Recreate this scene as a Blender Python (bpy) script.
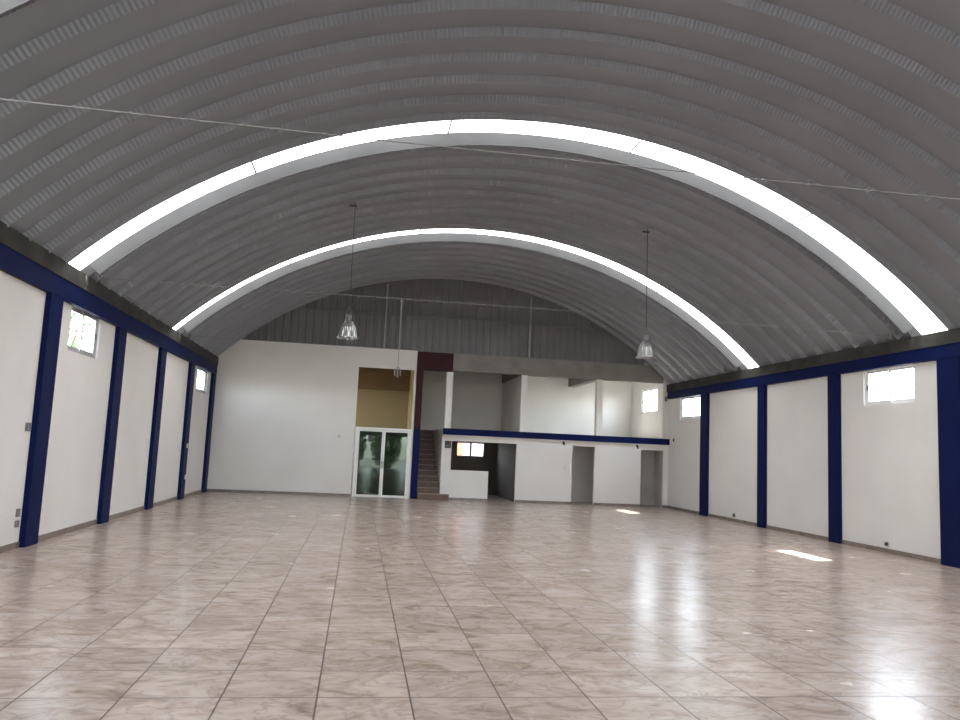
import bpy, bmesh, math, random
from mathutils import Vector, Matrix
random.seed(7)
for o in list(bpy.data.objects): bpy.data.objects.remove(o)
S = bpy.context.scene
COL = S.collection

# ------------------------------------------------------------------ camera
cam_data = bpy.data.cameras.new('camera')
cam = bpy.data.objects.new('camera', cam_data); COL.objects.link(cam)
cam_data.sensor_width = 36.0
cam_data.lens = 779.26 / 960 * 36.0
cam_data.clip_start = 0.05; cam_data.clip_end = 300
_r = Vector((0.98719232, -0.1530587, 0.04499277))
_u = Vector((-0.06179646, -0.10686324, 0.99235147))
_f = Vector((0.14707996, 0.98242215, 0.11495306))
M = Matrix((_r, _u, -_f)).transposed().to_4x4()
M.translation = (0, 0, 1.6305)
cam.matrix_world = M
S.camera = cam

# ------------------------------------------------------------------ world, sun, exposure
W = bpy.data.worlds.new('sky'); S.world = W; W.use_nodes = True
wn = W.node_tree.nodes; wl_ = W.node_tree.links
for n in list(wn): wn.remove(n)
sky = wn.new('ShaderNodeTexSky'); sky.sky_type = 'NISHITA'; sky.sun_disc = False
sky.sun_elevation = math.radians(56); sky.sun_rotation = math.radians(75)
sky.air_density = 1.0; sky.dust_density = 1.5
bg = wn.new('ShaderNodeBackground'); bg.inputs['Strength'].default_value = 3.8
wo = wn.new('ShaderNodeOutputWorld')
hs = wn.new('ShaderNodeHueSaturation'); hs.inputs['Saturation'].default_value = 0.45      # hazy, half clouded sky
wl_.new(sky.outputs[0], hs.inputs['Color']); wl_.new(hs.outputs[0], bg.inputs['Color']); wl_.new(bg.outputs[0], wo.inputs['Surface'])

sun_d = bpy.data.lights.new('sun', 'SUN'); sun_d.energy = 22.0; sun_d.angle = math.radians(0.6)
sun_d.color = (1.0, 0.95, 0.88)
sun = bpy.data.objects.new('sun', sun_d); COL.objects.link(sun)
sun.rotation_euler = Vector((-0.70, -0.20, -1.0)).to_track_quat('-Z', 'Y').to_euler()

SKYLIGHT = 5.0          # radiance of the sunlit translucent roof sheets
V = S.view_settings
V.view_transform = 'Standard'; V.look = 'None'; V.exposure = 0.79; V.gamma = 1.0
V.use_curve_mapping = False
S.cycles.caustics_reflective = False

# ------------------------------------------------------------------ measures of the hall (metres, camera above the origin)
XL, XR, D = -4.586, 10.32, 25.18
XC, ARC_R, ARC_Z = 2.867, 10.46, -3.316
FRONT, DEEP = -6.9, 28.9
PITCH = 0.665
def arch_z(x, dr=0.0): return ARC_Z + math.sqrt((ARC_R + dr) ** 2 - (x - XC) ** 2)

# ------------------------------------------------------------------ material helpers
def mat(name, base, rough=0.6, metal=0.0, spec=0.5):
    m = bpy.data.materials.new(name); m.use_nodes = True
    b = m.node_tree.nodes['Principled BSDF']
    b.inputs['Base Color'].default_value = (*base, 1); b.inputs['Roughness'].default_value = rough
    b.inputs['Metallic'].default_value = metal; b.inputs['Specular IOR Level'].default_value = spec
    return m
def noisy(name, c1, c2, scale=3.0, rough=0.6, metal=0.0, spec=0.5, bump=0.0, detail=4.0, stretch=(1, 1, 1), bscale=None, lo=0.3, hi=0.7):
    m = mat(name, c1, rough, metal, spec); t = m.node_tree; N = t.nodes; L = t.links
    b = N['Principled BSDF']
    tc = N.new('ShaderNodeTexCoord'); mp = N.new('ShaderNodeMapping'); mp.inputs['Scale'].default_value = stretch
    ge = N.new('ShaderNodeNewGeometry')
    L.new(ge.outputs['Position'], mp.inputs['Vector'])
    nz = N.new('ShaderNodeTexNoise'); nz.inputs['Scale'].default_value = scale; nz.inputs['Detail'].default_value = detail
    L.new(mp.outputs[0], nz.inputs['Vector'])
    cr = N.new('ShaderNodeValToRGB')
    cr.color_ramp.elements[0].position = lo; cr.color_ramp.elements[0].color = (*c1, 1)
    cr.color_ramp.elements[1].position = hi; cr.color_ramp.elements[1].color = (*c2, 1)
    L.new(nz.outputs['Fac'], cr.inputs['Fac']); L.new(cr.outputs[0], b.inputs['Base Color'])
    if bump:
        n2 = N.new('ShaderNodeTexNoise'); n2.inputs['Scale'].default_value = bscale or scale * 8; n2.inputs['Detail'].default_value = 3
        L.new(mp.outputs[0], n2.inputs['Vector'])
        bp = N.new('ShaderNodeBump'); bp.inputs['Strength'].default_value = bump; bp.inputs['Distance'].default_value = 0.01
        L.new(n2.outputs['Fac'], bp.inputs['Height']); L.new(bp.outputs[0], b.inputs['Normal'])
    return m
def emit(name, col, s):
    m = bpy.data.materials.new(name); m.use_nodes = True; t = m.node_tree
    for n in list(t.nodes): t.nodes.remove(n)
    e = t.nodes.new('ShaderNodeEmission'); e.inputs[0].default_value = (*col, 1); e.inputs[1].default_value = s
    o = t.nodes.new('ShaderNodeOutputMaterial'); t.links.new(e.outputs[0], o.inputs[0]); return m
def pane_glass(name, tint, refl=0.06, rough=0.0):
    m = bpy.data.materials.new(name); m.use_nodes = True; t = m.node_tree; N = t.nodes
    for n in list(N): N.remove(n)
    tr = N.new('ShaderNodeBsdfTransparent'); tr.inputs[0].default_value = (*tint, 1)
    gl = N.new('ShaderNodeBsdfGlossy'); gl.inputs['Roughness'].default_value = rough
    gl.inputs['Color'].default_value = (0.55, 0.66, 0.58, 1)
    mx = N.new('ShaderNodeMixShader'); lw = N.new('ShaderNodeLayerWeight')
    fr = N.new('ShaderNodeMath'); fr.operation = 'POWER'; fr.inputs[1].default_value = 5.0; t.links.new(lw.outputs['Facing'], fr.inputs[0])
    refl += 0.04
    ad = N.new('ShaderNodeMath'); ad.operation = 'ADD'; ad.use_clamp = True; ad.inputs[1].default_value = refl
    t.links.new(fr.outputs[0], ad.inputs[0]); t.links.new(ad.outputs[0], mx.inputs[0])
    t.links.new(tr.outputs[0], mx.inputs[1]); t.links.new(gl.outputs[0], mx.inputs[2])
    o = N.new('ShaderNodeOutputMaterial'); t.links.new(mx.outputs[0], o.inputs[0]); return m

def tile_material():
    m = mat('glazed_marble_tile', (0.45, 0.38, 0.35), 0.16, 0.0, 0.3); t = m.node_tree; N = t.nodes; L = t.links
    b = N['Principled BSDF']
    ge = N.new('ShaderNodeNewGeometry')
    def vm(op, a, bb=None):
        n = N.new('ShaderNodeVectorMath'); n.operation = op
        L.new(a, n.inputs[0])
        if isinstance(bb, tuple): n.inputs[1].default_value = bb
        elif bb is not None: L.new(bb, n.inputs[1])
        return n.outputs[0]
    def mt(op, a, bb=None, clamp=False):
        n = N.new('ShaderNodeMath'); n.operation = op; n.use_clamp = clamp
        if isinstance(a, (int, float)): n.inputs[0].default_value = a
        else: L.new(a, n.inputs[0])
        if isinstance(bb, (int, float)): n.inputs[1].default_value = bb
        elif bb is not None: L.new(bb, n.inputs[1])
        return n.outputs[0]
    p = vm('ADD', ge.outputs['Position'], (0.165 + 60, -5.332 + 60, 0))
    q = vm('MULTIPLY', p, (1 / 0.6, 1 / 0.6, 0))
    cell = vm('FLOOR', q); fr = vm('FRACTION', q)
    sx = N.new('ShaderNodeSeparateXYZ'); L.new(fr, sx.inputs[0])
    def edge(s, w):
        d = mt('MINIMUM', s, mt('SUBTRACT', 1.0, s))
        return mt('LESS_THAN', d, w)
    gx = edge(sx.outputs[0], 0.0095); gy = edge(sx.outputs[1], 0.0125)
    gr = mt('MAXIMUM', gx, mt('MULTIPLY', gy, 0.9))
    wn_ = N.new('ShaderNodeTexWhiteNoise'); wn_.noise_dimensions = '3D'; L.new(cell, wn_.inputs['Vector'])
    off = vm('MULTIPLY', wn_.outputs['Color'], (37.0, 53.0, 71.0))
    vp = vm('ADD', vm('MULTIPLY', p, (1.5, 2.3, 1.0)), off)
    n1 = N.new('ShaderNodeTexNoise'); n1.inputs['Scale'].default_value = 1.3; n1.inputs['Detail'].default_value = 6
    n1.inputs['Roughness'].default_value = 0.62; n1.inputs['Distortion'].default_value = 1.6
    L.new(vp, n1.inputs['Vector'])
    cr = N.new('ShaderNodeValToRGB'); e = cr.color_ramp.elements
    e[0].position = 0.30; e[0].color = (0.29, 0.215, 0.175, 1)
    e[1].position = 0.72; e[1].color = (0.585, 0.485, 0.425, 1)
    x = cr.color_ramp.elements.new(0.44); x.color = (0.455, 0.355, 0.30, 1)
    x = cr.color_ramp.elements.new(0.56); x.color = (0.535, 0.435, 0.375, 1)
    L.new(n1.outputs['Fac'], cr.inputs['Fac'])
    # thin dark veins
    n2 = N.new('ShaderNodeTexNoise'); n2.inputs['Scale'].default_value = 1.1; n2.inputs['Detail'].default_value = 4
    n2.inputs['Distortion'].default_value = 2.2; L.new(vm('ADD', vp, (5.2, 1.3, 0)), n2.inputs['Vector'])
    v = mt('ABSOLUTE', mt('SUBTRACT', n2.outputs['Fac'], 0.5))
    vein = mt('SUBTRACT', 1.0, mt('MULTIPLY', v, 28.0), True)
    mx = N.new('ShaderNodeMix'); mx.data_type = 'RGBA'; L.new(mt('MULTIPLY', vein, 0.45), mx.inputs[0])
    L.new(cr.outputs[0], mx.inputs[6]); mx.inputs[7].default_value = (0.24, 0.185, 0.17, 1)
    # tile to tile tone
    sw = N.new('ShaderNodeSeparateColor'); L.new(wn_.outputs['Color'], sw.inputs[0])
    tone = mt('ADD', mt('MULTIPLY', sw.outputs[0], 0.16), 0.90)
    sc = N.new('ShaderNodeVectorMath'); sc.operation = 'SCALE'; L.new(mx.outputs[2], sc.inputs[0]); L.new(tone, sc.inputs['Scale'])
    m2 = N.new('ShaderNodeMix'); m2.data_type = 'RGBA'; L.new(mt('MULTIPLY', gr, 0.9), m2.inputs[0])
    L.new(sc.outputs[0], m2.inputs[6]); m2.inputs[7].default_value = (0.065, 0.046, 0.042, 1)
    L.new(m2.outputs[2], b.inputs['Base Color'])
    nr = N.new('ShaderNodeTexNoise'); nr.inputs['Scale'].default_value = 1.7; nr.inputs['Detail'].default_value = 4
    L.new(ge.outputs['Position'], nr.inputs['Vector'])
    rg = mt('ADD', mt('MULTIPLY', nr.outputs['Fac'], 0.12), 0.19)
    L.new(mt('MAXIMUM', rg, mt('MULTIPLY', gr, 0.6)), b.inputs['Roughness'])
    nb = N.new('ShaderNodeTexNoise'); nb.inputs['Scale'].default_value = 4.5; nb.inputs['Detail'].default_value = 2
    L.new(vp, nb.inputs['Vector'])
    h = mt('SUBTRACT', mt('MULTIPLY', nb.outputs['Fac'], 0.15), gr)
    bp = N.new('ShaderNodeBump'); bp.inputs['Strength'].default_value = 0.25; bp.inputs['Distance'].default_value = 0.002
    L.new(h, bp.inputs['Height']); L.new(bp.outputs[0], b.inputs['Normal'])
    return m

MT = {
 'tile': tile_material(),
 'wall': noisy('white_wall_paint', (0.70, 0.675, 0.645), (0.76, 0.735, 0.705), 0.8, 0.75, spec=0.3, bump=0.06, bscale=14),
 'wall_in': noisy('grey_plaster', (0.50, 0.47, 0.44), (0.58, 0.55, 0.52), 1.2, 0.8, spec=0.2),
 'shade_wall': noisy('painted_shade_plaster', (0.075, 0.067, 0.06), (0.10, 0.09, 0.08), 1.2, 0.8, spec=0.2),  # plaster colour darkened to stand in for the shade of the unlit reception
 'olive': noisy('olive_beige_plaster', (0.32, 0.295, 0.23), (0.37, 0.345, 0.275), 1.0, 0.8, spec=0.2),
 'brown': noisy('brown_soffit', (0.15, 0.10, 0.068), (0.18, 0.125, 0.088), 2.0, 0.7, spec=0.2),
 'navy': noisy('navy_paint', (0.002, 0.0065, 0.048), (0.003, 0.009, 0.062), 2.5, 0.55, spec=0.1, bump=0.04),
 'maroon': noisy('maroon_paint', (0.028, 0.005, 0.009), (0.038, 0.007, 0.012), 2.5, 0.55, spec=0.2),
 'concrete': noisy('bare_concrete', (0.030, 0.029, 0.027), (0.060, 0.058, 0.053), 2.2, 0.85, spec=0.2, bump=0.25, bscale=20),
 'beam': noisy('grey_beam_render', (0.20, 0.19, 0.175), (0.26, 0.245, 0.225), 2.0, 0.85, spec=0.2, bump=0.1),
 'roof': noisy('galvanised_roof_sheet', (0.242, 0.256, 0.276), (0.288, 0.304, 0.326), 0.6, 0.5, metal=0.35, spec=0.4),
 'gable': noisy('grey_gable_cladding', (0.18, 0.18, 0.185), (0.22, 0.22, 0.225), 0.8, 0.6, metal=0.1, spec=0.4),
 'flash': noisy('galvanised_flashing', (0.10, 0.10, 0.102), (0.13, 0.131, 0.133), 1.0, 0.55, spec=0.3),
 'steel': mat('grey_steel', (0.17, 0.167, 0.162), 0.6, 0.1),
 'darkwire': mat('dark_cable', (0.045, 0.04, 0.04), 0.6),
 'palewire': mat('pale_cable', (0.22, 0.21, 0.20), 0.6),
 'post': mat('pale_post_paint', (0.36, 0.355, 0.35), 0.6),
 'white_alu': mat('white_aluminium', (0.78, 0.78, 0.77), 0.4),
 'grey_alu': mat('grey_aluminium', (0.42, 0.42, 0.43), 0.4, 0.4),
 'glass': pane_glass('clear_window_glass', (0.96, 0.98, 0.97), 0.0),
 'doorglass': pane_glass('green_tinted_glass', (0.14, 0.19, 0.155), 0.0),
 'brownglass': pane_glass('bronze_tinted_glass', (0.80, 0.72, 0.58), 0.0),
 'alu': mat('polished_reflector', (0.36, 0.36, 0.35), 0.28, 0.85),
 'ballast': mat('dark_ballast_housing', (0.16, 0.16, 0.16), 0.5, 0.4),
 'bulb': mat('lamp_bulb', (0.85, 0.85, 0.82), 0.2),
 'dark': mat('dark_plastic', (0.03, 0.03, 0.032), 0.5),
 'pale': mat('pale_plastic', (0.66, 0.65, 0.62), 0.45),
 'stairtile': noisy('brown_stair_tile', (0.10, 0.060, 0.043), (0.16, 0.10, 0.075), 6.0, 0.6, stretch=(1, 1, 3)),
 'joint': mat('grey_joint_strap', (0.28, 0.28, 0.29), 0.6),
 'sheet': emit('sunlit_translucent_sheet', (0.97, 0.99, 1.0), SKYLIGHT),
 'skirt': noisy('brown_skirting_tile', (0.16, 0.122, 0.102), (0.26, 0.205, 0.175), 5.0, 0.35),
 'leaf': noisy('green_leaves', (0.045, 0.09, 0.035), (0.11, 0.18, 0.07), 2.0, 0.6),
 'bark': mat('brown_bark', (0.12, 0.08, 0.05), 0.9),
 'pave': noisy('grey_paving', (0.15, 0.14, 0.12), (0.20, 0.19, 0.165), 1.0, 0.9),
 'brick': noisy('orange_facade', (0.28, 0.075, 0.04), (0.32, 0.09, 0.05), 1.0, 0.8),
 'facade': noisy('grey_facade', (0.26, 0.255, 0.27), (0.30, 0.295, 0.31), 1.0, 0.8),
}

# ------------------------------------------------------------------ object helpers
WL = {}
def tag(o, label=None, cat=None, group=None, kind=None):
    if label: o['label'] = label
    if cat: o['category'] = cat
    if group: o['group'] = group
    if kind: o['kind'] = kind
    return o
def thing(name, loc, label, cat, group=None, kind=None):
    o = bpy.data.objects.new(name, None); COL.objects.link(o); o.location = loc
    o.empty_display_size = 0.2; WL[o.name] = Vector(loc)
    return tag(o, label, cat, group, kind)
def obj(name, bm, m, parent=None, smooth=False, label=None, bevel=0.0):
    if bevel:
        bmesh.ops.bevel(bm, geom=[e for e in bm.edges], offset=bevel, segments=2, affect='EDGES', profile=0.7)
    base = WL[parent.name] if parent else Vector((0, 0, 0))
    if parent: bmesh.ops.translate(bm, verts=bm.verts, vec=-base)
    bmesh.ops.recalc_face_normals(bm, faces=bm.faces)
    me = bpy.data.meshes.new(name); bm.to_mesh(me); bm.free()
    me.materials.append(MT[m])
    if smooth:
        for p in me.polygons: p.use_smooth = True
    o = bpy.data.objects.new(name, me); COL.objects.link(o)
    if parent: o.parent = parent
    WL[o.name] = base
    if label: o['label'] = label
    return o
def nb(): return bmesh.new()
def box(bm, x0, x1, y0, y1, z0, z1):
    v = [bm.verts.new((x, y, z)) for x in (x0, x1) for y in (y0, y1) for z in (z0, z1)]
    for f in ((0, 1, 3, 2), (4, 6, 7, 5), (0, 4, 5, 1), (2, 3, 7, 6), (0, 2, 6, 4), (1, 5, 7, 3)):
        bm.faces.new([v[i] for i in f])
    return bm
def bx(*a): return box(nb(), *a)
def tube(bm, pts, r, seg=8):
    rings = []
    for i, p in enumerate(pts):
        p = Vector(p)
        a = Vector(pts[max(i - 1, 0)]); b = Vector(pts[min(i + 1, len(pts) - 1)])
        d = (b - a).normalized()
        u = d.cross(Vector((0, 0, 1)) if abs(d.z) < 0.9 else Vector((1, 0, 0))).normalized(); w = d.cross(u)
        rings.append([bm.verts.new(p + r * (math.cos(t) * u + math.sin(t) * w)) for t in [2 * math.pi * k / seg for k in range(seg)]])
    for A, B in zip(rings, rings[1:]):
        for k in range(seg): bm.faces.new((A[k], A[(k + 1) % seg], B[(k + 1) % seg], B[k]))
    bm.faces.new(rings[0]); bm.faces.new(list(reversed(rings[-1])))
    return bm
def lathe(bm, c, prof, seg=32, flute=0.0):
    rings = []
    for r, z in prof:
        ring = []
        for k in range(seg):
            t = 2 * math.pi * k / seg; rr = r * (1 + (flute if k % 2 else 0))
            ring.append(bm.verts.new((c[0] + rr * math.cos(t), c[1] + rr * math.sin(t), c[2] + z)))
        rings.append(ring)
    for A, B in zip(rings, rings[1:]):
        for k in range(seg): bm.faces.new((A[k], A[(k + 1) % seg], B[(k + 1) % seg], B[k]))
    return bm
def holed(bm, axis, a, b, u0, u1, z0, z1, holes):
    """wall slab between a and b along axis ('x': plane of constant x), u along the other horizontal axis, with holes (u0,u1,z0,z1)"""
    us = sorted({u0, u1, *[h[0] for h in holes], *[h[1] for h in holes]}); zs = sorted({z0, z1, *[h[2] for h in holes], *[h[3] for h in holes]})
    us = [u for u in us if u0 <= u <= u1]; zs = [z for z in zs if z0 <= z <= z1]
    for i in range(len(us) - 1):
        for j in range(len(zs) - 1):
            cu, cz = (us[i] + us[i + 1]) / 2, (zs[j] + zs[j + 1]) / 2
            if any(h[0] < cu < h[1] and h[2] < cz < h[3] for h in holes): continue
            if axis == 'x': box(bm, a, b, us[i], us[i + 1], zs[j], zs[j + 1])
            else: box(bm, us[i], us[i + 1], a, b, zs[j], zs[j + 1])
    bmesh.ops.remove_doubles(bm, verts=bm.verts, dist=1e-5)
    bm.verts.index_update(); seen = {}
    for f in list(bm.faces): seen.setdefault(tuple(sorted(v.index for v in f.verts)), []).append(f)
    bmesh.ops.delete(bm, geom=[f for fs in seen.values() if len(fs) > 1 for f in fs], context='FACES_ONLY')
    return bm
def copy_tree(o, parent=None):
    c = o.copy(); COL.objects.link(c); c.parent = parent
    for ch in list(o.children): copy_tree(ch, c)
    return c
def struct(name, bm, m, label, cat, **k): return tag(obj(name, bm, m, **k), label, cat, kind='structure')

# ------------------------------------------------------------------ floor and walls
struct('floor', bx(XL - 0.2, XR + 0.2, FRONT - 0.2, DEEP + 0.2, -0.15, 0.0), 'tile', 'glossy beige marble patterned tile floor across the hall', 'floor')

LW = [(12.95, 14.35, 2.90, 3.66), (22.75, 24.20, 2.92, 3.66)]
RW = [(13.30, 14.80, 2.90, 3.66), (22.72, 24.24, 2.92, 3.66), (26.25, 27.85, 3.23, 4.15)]
WT = 0.15
bm = holed(nb(), 'x', XL - WT, XL, FRONT, D + 0.15, 0, 3.93, LW)
struct('wall_left_room', holed(nb(), 'x', XL - WT, XL, D + 0.15, DEEP, 0, 4.75, [(26.0, 28.4, 1.6, 4.2)]), 'wall', 'side wall of the room behind the glass door', 'wall')  # unseen side opening, added to let daylight into this room
struct('wall_left', bm, 'wall', 'long white painted left side wall between navy columns', 'wall')
bm = holed(nb(), 'x', XR, XR + WT, FRONT, D + 0.15, 0, 3.93, RW[:2])
holed(bm, 'x', XR, XR + WT, D + 0.15, DEEP, 0, 4.75, RW[2:])
struct('wall_right', bm, 'wall', 'long white painted right side wall between navy columns', 'wall')
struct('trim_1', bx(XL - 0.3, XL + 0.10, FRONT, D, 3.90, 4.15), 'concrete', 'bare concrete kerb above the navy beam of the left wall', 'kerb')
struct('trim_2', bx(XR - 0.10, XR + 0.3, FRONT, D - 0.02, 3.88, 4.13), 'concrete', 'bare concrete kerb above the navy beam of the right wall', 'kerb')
struct('trim_3', bx(XL - 0.02, XL + 0.085, FRONT, D - 0.001, 3.605, 3.902), 'navy', 'navy blue tie beam along the top of the left wall', 'beam', bevel=0.006)
struct('trim_4', bx(XR - 0.085, XR + 0.02, FRONT, D - 0.06, 3.635, 3.885), 'navy', 'navy blue tie beam along the top of the right wall', 'beam', bevel=0.006)
OPEN = (0.15, 5.6, 0.0, 2.35)
bm = nb()
holed(bm, 'y', FRONT - 0.2, FRONT, XL - 0.2, XR + 0.2, 0, 7.6, [OPEN, (-3.4, -0.6, 4.3, 5.9), (4.1, 9.1, 4.3, 5.9)])  # the two high openings are unseen, added to brighten the roof from the front
struct('wall_front', bm, 'wall', 'white wall behind the viewer with the wide street entrance', 'wall')

# back wall: tall plain part on the left, openings under the mezzanine on the right
bm = holed(nb(), 'y', D, D + 0.15, XL, 1.71, 0, 4.76, [(-0.16, 1.66, 0.0, 4.13)])
struct('wall_back', bm, 'wall', 'tall plain white back wall left of the staircase', 'wall')
LOW = [(2.97, 5.12, 0.96, 1.89), (4.21, 5.12, 0.0, 0.96), (7.0, 7.76, 0, 1.92), (9.37, 10.15, 0, 1.89)]
bm = holed(nb(), 'y', D, D + 0.13, 2.66, XR, 0, 2.05, LOW)
struct('wall_back_lower', bm, 'wall', 'white ground floor wall under the mezzanine with three doorways', 'wall')
# rooms behind
struct('wall_rooms_rear', holed(nb(), 'y', DEEP, DEEP + 0.15, 1.90, XR + WT, 0, 2.16, [(3.60, 4.64, 1.38, 1.90)]), 'shade_wall', 'rear wall of the ground floor rooms, shade painted into its colour', 'wall')
struct('wall_mezzanine_rear', bx(1.90, XR + WT, DEEP, DEEP + 0.15, 2.16, 4.75), 'wall', 'white rear wall closing the rooms behind the mezzanine', 'wall')

struct('wall_room_rear', bx(XL, 1.90, DEEP, DEEP + 0.15, 0, 4.75), 'olive', 'olive beige rear wall seen through the pane over the glass door', 'wall')
struct('wall_stair_left', bx(1.72, 1.92, D + 0.10, DEEP, 0, 4.75), 'olive', 'beige wall left of the staircase', 'wall')
struct('wall_stair_right', bx(2.66, 2.80, D + 0.13, DEEP, 0, 2.05), 'wall', 'low white wall along the right of the staircase', 'wall')
struct('wall_reception_right', bx(5.12, 5.26, D + 0.13, DEEP, 0, 2.05), 'shade_wall', 'side wall inside the reception, shade painted into its colour', 'wall')
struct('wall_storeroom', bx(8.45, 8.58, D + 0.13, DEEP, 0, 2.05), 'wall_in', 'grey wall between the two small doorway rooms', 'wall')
struct('wall_closet', bx(7.0, 8.45, D + 1.5, D + 1.6, 0, 2.05), 'wall', 'grey inner wall seen through the middle doorway', 'wall')
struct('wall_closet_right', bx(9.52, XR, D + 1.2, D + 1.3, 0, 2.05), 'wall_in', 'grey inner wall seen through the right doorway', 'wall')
struct('trim_5', bx(XL, 1.72, DEEP - 0.45, DEEP, 3.68, 4.75), 'brown', 'brown beam inside the room above the glass door', 'beam')
# mezzanine floor, ceiling, partition
struct('floor_mezzanine', bx(2.66, XR, D - 0.10, DEEP, 2.05, 2.285), 'wall', 'mezzanine floor slab over the ground floor rooms', 'floor')
struct('trim_6', bx(2.655, XR - 0.005, D - 0.135, D - 0.10, 2.085, 2.29), 'navy', 'navy blue edge band of the mezzanine floor', 'trim')
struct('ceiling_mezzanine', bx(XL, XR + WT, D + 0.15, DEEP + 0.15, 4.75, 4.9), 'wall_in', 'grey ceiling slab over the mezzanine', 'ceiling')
struct('wall_mezzanine_partition', bx(5.24, 5.38, D + 0.25, DEEP, 2.285, 4.18), 'wall', 'white partition running back from the second mezzanine column', 'wall')
for n, x in ((7, 5.31), (8, 7.89)):
    struct('trim_%d' % n, bx(x - 0.11, x + 0.11, D + 0.24, DEEP, 4.18, 4.748), 'beam', ('grey cross beam over the mezzanine partition', 'grey cross beam over the third mezzanine column')[n - 7], 'beam')
struct('trim_9', bx(2.89, 10.10, D - 0.03, D + 0.24, 4.17, 4.74), 'beam', 'long bare grey beam above the mezzanine openings', 'beam')
struct('trim_10', bx(10.10, XR, D - 0.02, D + 0.20, 2.285, 4.5), 'wall', 'white corner pier at the right end of the mezzanine', 'pier')

# maroon and navy portal beside the glass door
t = thing('stair_portal', (1.82, D, 0), 'narrow maroon and navy portal framing the staircase', 'portal')
obj('lower_post', bx(1.72, 1.93, D - 0.04, D + 0.09, 0.0, 2.22), 'navy', t, label='navy lower half of the post')
obj('upper_post', bx(1.72, 1.93, D - 0.04, D + 0.09, 2.22, 4.13), 'maroon', t, label='maroon upper half of the post')
obj('lintel', bx(1.72, 2.89, D - 0.04, D + 0.09, 4.13, 4.73), 'maroon', t, label='maroon lintel')

# mezzanine columns
for x, lab in ((2.81, 'white mezzanine column at the top of the stairs, leftmost of three'), (5.30, 'white mezzanine column at the end of the white partition'), (7.89, 'white mezzanine column nearest the bright upper window')):
    o = obj('mezzanine_column', bx(x - 0.105, x + 0.105, D - 0.0, D + 0.21, 2.285, 4.125 if x < 3 else 4.168), 'wall', bevel=0.008)
    tag(o, lab, 'column', 'white columns on the mezzanine')

# gable: corrugated cladding over the back wall
bm = nb(); x = XL - 0.1; rows = []
k = 0
while x < XR + 0.15:
    for dx, dy in ((0.0, 0.0), (0.13, 0.0), (0.16, -0.04), (0.21, -0.04)):
        xx = x + dx
        if abs(xx - XC) < 6.72:
            rows.append((bm.verts.new((xx, D + 0.14 + dy, 4.70)), bm.verts.new((xx, D + 0.14 + dy, arch_z(xx, 0.12)))))
    x += 0.24
for A, B in zip(rows, rows[1:]): bm.faces.new((A[0], B[0], B[1], A[1]))
ret = bmesh.ops.extrude_face_region(bm, geom=list(bm.faces))
bmesh.ops.translate(bm, verts=[v for v in ret['geom'] if isinstance(v, bmesh.types.BMVert)], vec=(0, 0.03, 0))
struct('wall_gable', bm, 'gable', 'dark grey corrugated metal gable under the far end of the roof', 'wall')

# ------------------------------------------------------------------ curved roof
TH = math.radians(45.6)
def arc_pt(th, dr, y): return (XC + (ARC_R + dr) * math.sin(th), y, ARC_Z + (ARC_R + dr) * math.cos(th))
SKY = [5.6, 12.25, 18.9]; WIDE = 0.22      # the nearest sheet is a little wider
Y0 = 12.25 - PITCH * 29
prof = []            # pieces of (y, dr, crimp)
cur = []
y = Y0; k = 0
NP = 49
while k < NP:
    y = Y0 + PITCH * k
    if any(abs(y - s) < 0.01 for s in SKY):
        cur += [(y, 0.0, 0), (y + 0.03, 0.0, 0), (y + 0.035, 0.125, 0)]
        prof.append(cur)
        e = WIDE if y < 7 else 0.0
        cur = [(y + e + 0.985, 0.0, 0), (y + e + 1.01, 0.10, 0), (y + 1.28, 0.10, 1)]
        k += 2
    else:
        cur += [(y, 0.0, 1), (y + 0.03, 0.0, 1), (y + 0.07, 0.10, 1), (y + 0.60, 0.10, 1)]
        k += 1
cur.append((Y0 + PITCH * NP, 0.0, 0))
prof.append(cur)
NS = 560
bm = nb()
for pc in prof:
    prev = None
    for i in range(NS + 1):
        th = -TH + 2 * TH * i / NS
        w = 0.004 if i % 2 else -0.004
        row = [bm.verts.new(arc_pt(th, dr + 0.0, yy + (w if c else 0))) for yy, dr, c in pc]
        if prev:
            for a in range(len(row) - 1): bm.faces.new((prev[a], prev[a + 1], row[a + 1], row[a]))
        prev = row
struct('ceiling', bm, 'roof', 'curved grey corrugated metal arch roof over the hall', 'roof')

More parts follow.
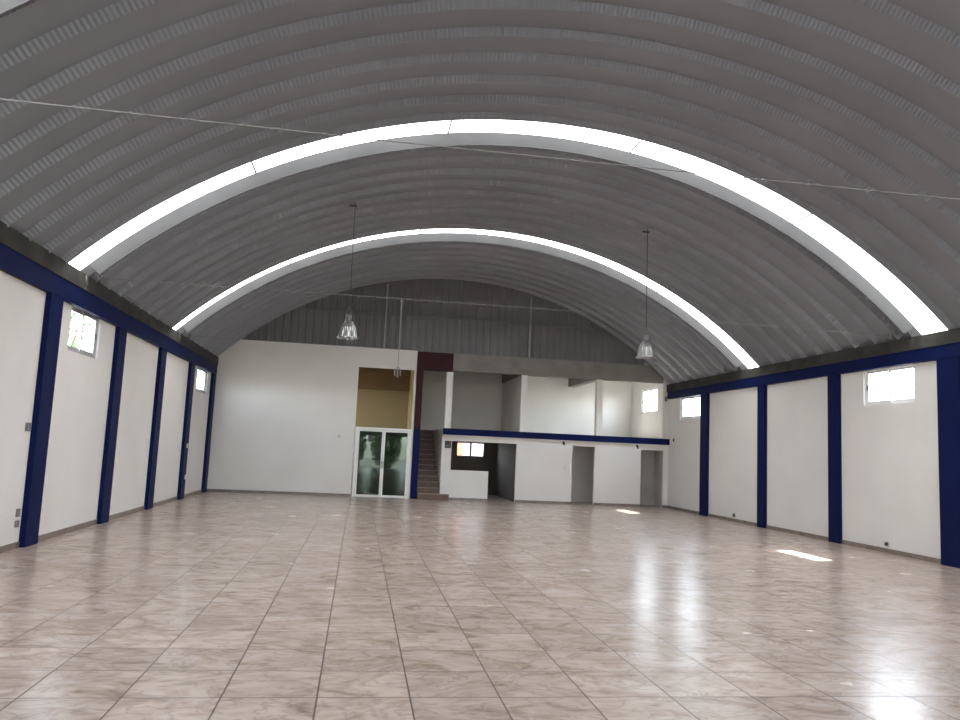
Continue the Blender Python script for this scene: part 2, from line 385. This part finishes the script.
def arc_strip(bm, prof, t0, t1, n):
    prev = None
    for i in range(n + 1):
        th = t0 + (t1 - t0) * i / n
        row = [bm.verts.new(arc_pt(th, dr, yy)) for yy, dr in prof]
        if prev:
            for a in range(len(row) - 1): bm.faces.new((prev[a], prev[a + 1], row[a + 1], row[a]))
        prev = row
    return bm
ANG = [-45.6, -27.3, -9.0, 9.1, 27.3, 45.6]
for s, lab in zip(SKY, ('translucent arched skylight strip at the upper left corner of the picture', 'broad bright arched skylight strip nearer the viewer', 'thinner arched skylight strip nearer the back wall')):
    t = thing('skylight', (XC, s, arch_z(XC)), lab, 'skylight', 'arched skylight strips in the roof')
    e = s + (WIDE if s < 7 else 0.0)
    for a, b in zip(ANG, ANG[1:]):
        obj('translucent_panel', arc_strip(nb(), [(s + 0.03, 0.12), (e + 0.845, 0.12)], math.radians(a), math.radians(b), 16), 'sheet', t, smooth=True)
    for a in ANG[1:-1]:
        obj('joint_strap', arc_strip(nb(), [(s + 0.03, 0.112), (e + 0.84, 0.112)], math.radians(a - 0.09), math.radians(a + 0.09), 1), 'joint', t)
    bm = nb(); TE = math.radians(43.8)
    arc_strip(bm, [(e + 0.842, 0.125), (e + 0.852, 0.11), (e + 0.945, -0.08), (e + 0.968, -0.08), (e + 0.998, 0.07)], -TE, TE, 96)
    for t0, t1 in ((-TH, -TE), (TE, TH)):
        arc_strip(bm, [(e + 0.842, 0.125), (e + 0.852, 0.11), (e + 0.945, 0.0), (e + 0.968, 0.0), (e + 0.998, 0.07)], t0, t1, 4)
    obj('flashing', bm, 'flash', t)

# ------------------------------------------------------------------ wall columns
LC = [(11.90, 12.37, 'navy column on the left wall nearest the viewer, before the first window'),
      (15.18, 15.64, 'navy column on the left wall just past the nearer window'),
      (18.35, 18.81, 'navy column on the left wall, middle one of the five'),
      (21.52, 22.00, 'navy column on the left wall just before the far small window'),
      (24.70, 25.17, 'navy column in the far left corner beside the white back wall')]
for a, b, lab in LC:
    tag(obj('wall_column', bx(XL - 0.02, XL + 0.08, a, b, 0.0, 3.62), 'navy', bevel=0.006), lab, 'column', 'navy columns along the side walls')
RC = [(12.08, 12.61, 'wide navy column at the right edge of the picture'),
      (15.57, 15.95, 'navy column on the right wall left of the nearer window'),
      (18.70, 19.06, 'navy column on the right wall between two blank white panels'),
      (22.05, 22.52, 'navy column on the right wall beside the farther window')]
for a, b, lab in RC:
    tag(obj('wall_column', bx(XR - 0.08, XR + 0.02, a, b, 0.0, 3.65), 'navy', bevel=0.006), lab, 'column', 'navy columns along the side walls')

# skirting tiles between the columns
bm = nb(); ed = [FRONT] + [v for a, b, _ in LC for v in (a, b)] + [D]
for a, b in zip(ed[0::2], ed[1::2]):
    if b - a > 0.1: box(bm, XL, XL + 0.014, a, b, 0, 0.085)
struct('baseboard_left', bm, 'skirt', 'brown tile skirting along the foot of the left wall', 'skirting')
bm = nb(); ed = [FRONT] + [v for a, b, _ in RC for v in (a, b)] + [D - 0.02]
for a, b in zip(ed[0::2], ed[1::2]): box(bm, XR - 0.014, XR, a, b, 0, 0.085)
struct('baseboard_right', bm, 'skirt', 'brown tile skirting along the foot of the right wall', 'skirting')
bm = nb()
for a, b in ((XL + 0.08, -0.16),): box(bm, a, b, D - 0.014, D, 0, 0.085)
struct('baseboard_back', bm, 'skirt', 'brown tile skirting under the plain white back wall', 'skirting')
bm = nb()
for a, b in ((2.92, 4.21), (5.12, 7.0), (7.76, 9.37), (10.15, XR - 0.02)): box(bm, a, b, D - 0.014, D, 0, 0.085)
struct('baseboard_rooms', bm, 'skirt', 'brown tile skirting under the ground floor rooms', 'skirting')

# ------------------------------------------------------------------ windows
def window(n, X, side, y0, y1, z0, z1, label, slide=0.0, fm='white_alu'):
    """side +1: room lies towards +x"""
    t = thing('window_%d' % n, (X, (y0 + y1) / 2, z0), label, 'window', kind='structure')
    xo = X - side * 0.09
    def X2(a, b): return tuple(sorted((xo + side * a, xo + side * b)))
    fw = 0.035
    bm = nb(); a, b = X2(-0.03, 0.05)
    box(bm, a, b, y0, y0 + fw, z0, z1); box(bm, a, b, y1 - fw, y1, z0, z1)
    box(bm, a, b, y0 + fw, y1 - fw, z0, z0 + fw); box(bm, a, b, y0 + fw, y1 - fw, z1 - fw, z1)
    obj('window_frame', bm, fm, t)
    ym = (y0 + y1) / 2; zb, zt = z0 + fw, z1 - fw
    for i, (p, q, d) in enumerate(((y0 + fw, ym + 0.03, 0.0), (ym - 0.03 - slide, y1 - fw - slide, 0.026))):
        bm = nb(); a, b = X2(d - 0.012, d + 0.012); s = 0.06
        box(bm, a, b, p, p + s, zb, zt); box(bm, a, b, q - s, q, zb, zt)
        box(bm, a, b, p + s, q - s, zb, zb + s); box(bm, a, b, p + s, q - s, zt - s, zt)
        sash = obj('sash', bm, fm, t)
        a, b = X2(d - 0.003, d + 0.003)
        obj('pane', bx(a, b, p + s, q - s, zb + s, zt - s), 'glass', sash)
        a, b = X2(d + 0.012, d + 0.03)
        yy = p + s / 2 if i == 0 else q - s / 2
        obj('latch', bx(a, b, yy - 0.012, yy + 0.012, (zb + zt) / 2 - 0.05, (zb + zt) / 2 + 0.05), 'dark', sash)
    return t
window(1, XL, 1, *LW[0], 'sliding window under the beam of the left wall, nearer the viewer', fm='grey_alu')
window(2, XL, 1, *LW[1], 'small far window of the left wall beside the corner column', fm='grey_alu')
window(3, XR, -1, *RW[0], 'overexposed sliding window high on the right wall, nearest the viewer', 0.0)
window(4, XR, -1, *RW[1], 'overexposed window high on the right wall below the beam end')
window(5, XR, -1, *RW[2], 'bright window of the mezzanine side wall')
# window in the reception rear wall
t = thing('window_6', (4.12, DEEP, 1.38), 'small bright window at the back of the dark reception', 'window', kind='structure')
bm = nb()
x0, x1, z0, z1 = 3.60, 4.64, 1.38, 1.90
for a in ((x0, x0 + .03, z0, z1), (x1 - .03, x1, z0, z1), (x0 + .03, x1 - .03, z0, z0 + .03), (x0 + .03, x1 - .03, z1 - .03, z1), (4.10, 4.17, z0 + .03, z1 - .03)):
    box(bm, a[0], a[1], DEEP + 0.03, DEEP + 0.08, a[2], a[3])
obj('window_frame', bm, 'dark', t)
obj('pane', bx(x0 + .03, 4.10, DEEP + .05, DEEP + .055, z0 + .03, z1 - .03), 'glass', t)
obj('pane', bx(4.17, x1 - .03, DEEP + .05, DEEP + .055, z0 + .03, z1 - .03), 'glass', t)

# ------------------------------------------------------------------ glass double door with pane above
t = thing('door_1', (0.76, D, 0), 'white framed double glass door in the back wall', 'door', kind='structure')
x0, x1 = -0.11, 1.66; fz = 2.20
bm = nb(); ya, yb = D - 0.03, D + 0.05
box(bm, x0, x0 + 0.07, ya, yb, 0, fz); box(bm, x1 - 0.07, x1, ya, yb, 0, fz); box(bm, x0 + 0.07, x1 - 0.07, ya, yb, fz - 0.075, fz)
obj('door_frame', bm, 'white_alu', t, bevel=0.004)
xm = (x0 + x1) / 2
for i, (a, b) in enumerate(((x0 + 0.075, xm - 0.004), (xm + 0.004, x1 - 0.075))):
    bm = nb(); s = 0.05; zt = fz - 0.08; zb = 0.012
    y2, y3 = D - 0.012, D + 0.028
    box(bm, a, a + s, y2, y3, zb, zt); box(bm, b - s, b, y2, y3, zb, zt)
    box(bm, a + s, b - s, y2, y3, zb, zb + 0.07); box(bm, a + s, b - s, y2, y3, zt - s, zt)
    leaf = obj('door_leaf', bm, 'white_alu', t)
    obj('glass_pane', bx(a + s, b - s, D + 0.004, D + 0.010, zb + 0.07, zt - s), 'doorglass', leaf)
    hx = b - s / 2 if i == 0 else a + s / 2
    obj('handle', tube(tube(tube(nb(), [(hx, D - 0.05, 0.92), (hx, D - 0.05, 1.14)], 0.010), [(hx, D - 0.012, 0.95), (hx, D - 0.05, 0.95)], 0.007), [(hx, D - 0.012, 1.11), (hx, D - 0.05, 1.11)], 0.007), 'dark', leaf)
    if i == 0:
        obj('sticker', bx(0.29, 0.46, D - 0.0005, D + 0.0035, 1.74, 1.95), 'dark', leaf, label='dark square sticker')
t = thing('window_7', (0.76, D, 2.2), 'tall brownish pane above the glass double door', 'window', kind='structure')
bm = nb()
for a in ((-0.16, -0.14, 2.2, 4.13), (1.64, 1.66, 2.2, 4.13), (-0.14, 1.64, 4.11, 4.13)): box(bm, a[0], a[1], D + 0.01, D + 0.05, a[2], a[3])
obj('window_frame', bm, 'wall', t)
obj('pane', bx(-0.14, 1.64, D + 0.028, D + 0.034, 2.2, 4.11), 'brownglass', t)

# ------------------------------------------------------------------ staircase
t = thing('staircase', (2.29, D - 0.3, 0), 'brown tiled staircase climbing behind the maroon portal', 'staircase')
n = 13; rise = 2.26 / n; tread = (DEEP - 0.05 - (D - 0.32)) / n
for i in range(n):
    ya = D - 0.32 + i * tread; xr = 2.92 if ya < D - 0.31 else 2.655
    yb = ya + tread + 0.02 if i < n - 1 else DEEP - 0.01
    bm = bx(1.935, xr, ya, (D - 0.05 if i == 0 else yb), 0 if i == 0 else (i) * rise - rise * 0.9, (i + 1) * rise)
    if i == 0: box(bm, 1.935, 2.655, D - 0.05, yb, 0, rise)
    st = obj('step', bm, 'stairtile', t)
    obj('tread', bx(1.936, xr + (0.01 if i == 0 else -0.001), ya - 0.025, (D - 0.06 if i == 0 else yb - 0.03), (i + 1) * rise, (i + 1) * rise + 0.022), 'skirt', st, label='lighter brown tread edge')

# ------------------------------------------------------------------ tie rods and gable steel
def rod(y, z, sag, label):
    bm = nb(); n = 24; xa, xb = XL + 0.12, XR - 0.12
    tube(bm, [(xa + (xb - xa) * i / n, y, z - sag * (1 - (2 * i / n - 1) ** 2)) for i in range(n + 1)], 0.0055, 6)
    t = thing('tie_rod', (XC, y, z), label, 'tie rod', 'steel tie rods across the arch')
    obj('rod', bm, 'steel', t)
    for x, s in ((xa, 1), (xb, -1)):
        obj('anchor_plate', bx(x - 0.02, x + 0.02, y - 0.05, y + 0.05, z - 0.06, z + 0.05), 'steel', t)
    return t
rod(6.75, 4.36, 0.03, 'thin steel tie rod nearest the viewer, crossing before the broad skylight')
rod(13.75, 4.22, -0.03, 'thin steel tie rod passing between the two hanging lamps and viewer')
rod(20.85, 4.22, 0.0, 'thin steel tie rod just above the grey mezzanine beam')
def gx(z): return math.sqrt((ARC_R) ** 2 - (z - ARC_Z) ** 2)
bm = nb(); box(bm, XC - gx(5.9) + 0.1, XC + gx(5.9) - 0.1, D + 0.04, D + 0.09, 5.87, 5.93)
struct('trim_11', bm, 'steel', 'horizontal grey rail across the corrugated gable', 'rail')
for x, lab in ((0.62, 'thin pale post on the gable left of the maroon portal'), (5.42, 'thin pale post on the gable above the second mezzanine column')):
    tag(obj('gable_post', bx(x - 0.025, x + 0.025, D + 0.0, D + 0.04, 4.765, arch_z(x) - 0.01), 'post'), lab, 'post', 'posts on the gable')

# ------------------------------------------------------------------ hanging lamps
LX, LY = -0.36, 16.15
zb = 3.79
zt = arch_z(LX, 0.05)
lamp = thing('hanging_lamp', (LX, LY, zb), 'bell shaped high bay lamp hanging at left, over the plain white wall', 'lamp', 'high bay lamps hanging from the roof')
obj('suspension_cable', tube(nb(), [(LX - 0.02, LY, zt), (LX - 0.01, LY, zb + 1.6), (LX, LY, zb + 0.66)], 0.008, 6), 'darkwire', lamp)
obj('ceiling_hook', bx(LX - 0.14, LX + 0.02, LY - 0.02, LY + 0.02, zt - 0.09, zt - 0.06), 'darkwire', lamp)
bm = nb()
for s in (-1, 1): tube(bm, [(LX, LY, zb + 0.68), (LX + s * 0.055, LY, zb + 0.55), (LX + s * 0.06, LY, zb + 0.40)], 0.007, 6)
obj('hanger', bm, 'steel', lamp)
obj('ballast_housing', lathe(nb(), (LX, LY, zb), [(0.001, 0.50), (0.055, 0.50), (0.065, 0.48), (0.065, 0.385), (0.05, 0.37), (0.001, 0.37)], 20), 'ballast', lamp)
prf = [(0.05, 0.375), (0.085, 0.35), (0.115, 0.30), (0.145, 0.23), (0.165, 0.15), (0.178, 0.07), (0.185, 0.03)]
obj('shade', lathe(lathe(nb(), (LX, LY, zb), prf, 48, 0.05), (LX, LY, zb), [(r - 0.006, z) for r, z in prf], 48, 0.05), 'alu', lamp)
obj('rim', lathe(nb(), (LX, LY, zb), [(0.18, 0.035), (0.215, 0.03), (0.22, 0.005), (0.185, 0.0), (0.18, 0.035)], 48), 'alu', lamp)
obj('bulb', lathe(nb(), (LX, LY, zb), [(0.001, 0.06), (0.045, 0.09), (0.055, 0.15), (0.04, 0.22), (0.02, 0.27), (0.02, 0.36)], 20), 'bulb', lamp, smooth=True)
lamp2 = copy_tree(lamp)
lamp2.location = (6.07, LY, zb)
lamp2['label'] = 'bell shaped high bay lamp hanging at right, above the mezzanine beam'

# pale cable with bare lampholders hanging from the middle tie rod
cx, cy = 0.60, 13.75
t = thing('hanging_cable', (cx, cy, 4.24), 'thin pale cable with bare lampholders hanging before the glass door', 'cable')
obj('cord', tube(nb(), [(cx, cy, 4.24), (cx + 0.004, cy, 3.5), (cx, cy, 3.02)], 0.006, 6), 'palewire', t)
for dx in (-0.05, 0.0, 0.05):
    obj('lampholder', tube(tube(nb(), [(cx, cy, 3.03), (cx + dx, cy, 2.97)], 0.006, 6), [(cx + dx, cy, 2.97), (cx + dx, cy, 2.87 - (0.03 if dx == 0 else 0))], 0.010, 8), 'palewire', t)

# ------------------------------------------------------------------ small fittings
def plate(name, bmargs, m, label, cat, group=None, insert=None):
    t = thing(name, ((bmargs[0] + bmargs[1]) / 2, (bmargs[2] + bmargs[3]) / 2, bmargs[4]), label, cat, group)
    obj('cover_plate', bx(*bmargs), m, t, bevel=0.003)
    if insert: obj('insert', bx(*insert[0]), insert[1], t)
    return t
def side_plate(name, X, side, y, z, w, h, d, m, label, cat, group=None, im=None):
    a, b = sorted((X, X + side * d))
    ins = None
    if im:
        c, e = sorted((X + side * d, X + side * (d + 0.012)))
        ins = ((c, e, y - w * 0.28, y + w * 0.28, z - h * 0.3, z + h * 0.3), im)
    return plate(name, (a, b, y - w / 2, y + w / 2, z - h / 2, z + h / 2), m, label, cat, group, ins)
side_plate('junction_box', XL, 1, 11.74, 1.67, 0.09, 0.12, 0.04, 'steel', 'grey box on the left wall beside the nearest navy column, upper one', 'junction box')
side_plate('wall_outlet', XL, 1, 11.74, 0.49, 0.08, 0.11, 0.03, 'steel', 'upper grey outlet low on the left wall beside the nearest column', 'outlet')
side_plate('wall_outlet', XL, 1, 11.74, 0.34, 0.08, 0.09, 0.03, 'steel', 'lower grey outlet low on the left wall beside the nearest column', 'outlet')
side_plate('column_switch', XL + 0.08, 1, 21.80, 1.40, 0.10, 0.12, 0.02, 'pale', 'pale switch on the fourth left navy column', 'switch')
side_plate('column_outlet', XL + 0.08, 1, 21.87, 0.57, 0.10, 0.12, 0.02, 'pale', 'pale outlet low on the fourth left navy column', 'outlet')
side_plate('wall_outlet', XR, -1, 20.45, 0.17, 0.14, 0.10, 0.012, 'steel', 'small grey outlet low on the right wall between two columns', 'outlet', None, 'dark')
side_plate('wall_outlet', XR, -1, 14.13, 0.17, 0.17, 0.11, 0.012, 'pale', 'white outlet with dark socket low on the right wall under the window', 'outlet', None, 'dark')
side_plate('junction_box', XR, -1, 24.55, 2.25, 0.18, 0.16, 0.07, 'pale', 'pale box on the right wall at the end of the navy mezzanine band', 'junction box', None, 'dark')
t = plate('wall_switch', (10.16, 10.24, D - 0.04, D - 0.02, 3.56, 3.72), 'steel', 'dark grey switch on the white corner pier beside the mezzanine window', 'switch')
plate('wall_switch', (-0.67, -0.59, D - 0.012, D, 1.82, 1.92), 'pale', 'pale switch plate on the plain white back wall', 'switch', None, ((-0.645, -0.615, D - 0.02, D - 0.012, 1.85, 1.89), 'steel'))
plate('wall_switch', (6.70, 6.80, D - 0.012, D, 1.12, 1.24), 'pale', 'pale switch plate left of the middle doorway', 'switch', None, ((6.735, 6.765, D - 0.02, D - 0.012, 1.15, 1.21), 'pale'))
for x, lab in ((6.68, 'small dark spotlight bracket under the navy band, left one'), (9.22, 'small dark spotlight bracket under the navy band, right one')):
    t = thing('spotlight', (x, D, 1.95), lab, 'spotlight', 'spotlights under the mezzanine edge')
    obj('wall_base', bx(x - 0.03, x + 0.03, D - 0.02, D, 1.97, 2.045), 'dark', t)
    obj('arm', tube(nb(), [(x, D - 0.02, 2.0), (x, D - 0.08, 1.99)], 0.008), 'dark', t)
    obj('lamp_head', tube(nb(), [(x, D - 0.06, 2.0), (x, D - 0.11, 1.93)], 0.028, 12), 'dark', t)
t = thing('wall_sign', (2.85, D - 0.01, 1.66), 'small dark sign on the white pillar left of the reception opening', 'sign')
obj('sign_plate', bx(2.745, 2.945, D - 0.012, D, 1.655, 1.885), 'dark', t)
obj('pale_mark', box(bx(2.765, 2.85, D - 0.014, D - 0.012, 1.70, 1.75), 2.87, 2.90, D - 0.014, D - 0.012, 1.70, 1.79), 'steel', t)

# ------------------------------------------------------------------ outside: ground, planting, neighbouring houses
struct('ground', bx(-60, 60, -60, 60, -0.40, -0.16), 'pave', 'grey ground outside the hall', 'ground')
def leaves(bm, c, rad, n, s):
    for _ in range(n):
        while True:
            d = Vector((random.uniform(-1, 1), random.uniform(-1, 1), random.uniform(-1, 1)))
            if 0.2 < d.length < 1: break
        p = Vector(c) + Vector((d.x * rad[0], d.y * rad[1], d.z * rad[2]))
        a = Vector((random.uniform(-1, 1), random.uniform(-1, 1), random.uniform(-1, 1))).normalized()
        b = a.orthogonal().normalized(); l = s * random.uniform(0.6, 1.3)
        vs = [bm.verts.new(p - a * l), bm.verts.new(p + b * l * 0.4), bm.verts.new(p + a * l), bm.verts.new(p - b * l * 0.4)]
        bm.faces.new(vs)
    return bm
def tree(loc, h, rad, n, s, label, cat='tree', group=None):
    t = thing('leafy_tree', loc, label, cat, group)
    x, y, z = loc
    bm = nb(); tube(bm, [(x, y, z), (x + 0.05, y, z + h * 0.5), (x, y + 0.05, z + h)], 0.09, 8)
    for k in range(4):
        a = k * 1.6; tube(bm, [(x, y, z + h * 0.6), (x + math.cos(a) * rad[0] * .6, y + math.sin(a) * rad[1] * .6, z + h + 0.3)], 0.035, 6)
    obj('trunk', bm, 'bark', t)
    obj('foliage', leaves(nb(), (x, y, z + h), rad, n, s), 'leaf', t)
tree((-7.15, 19.6, -0.16), 4.4, (0.85, 0.85, 1.2), 700, 0.085, 'green tree outside the nearer left window')
for x, lab in ((-0.6, 'leafy green shrub outside the entrance, left one'), (2.2, 'leafy green shrub outside the entrance, middle one'), (5.0, 'leafy green shrub outside the entrance, right one')):
    tree((x, -13.5 + 0.3 * x, -0.16), 1.9, (1.25, 1.0, 2.0), 2600, 0.14, lab, 'shrub', 'shrubs outside the entrance')
t = thing('neighbour_house', (3.2, 36, -0.16), 'orange and grey house outside the reception window', 'house')
obj('orange_wing', bx(2.6, 4.62, 35, 39, -0.16, 4.0), 'brick', t)
obj('grey_wing', bx(4.62, 9.0, 35.4, 39, -0.16, 3.4), 'facade', t)
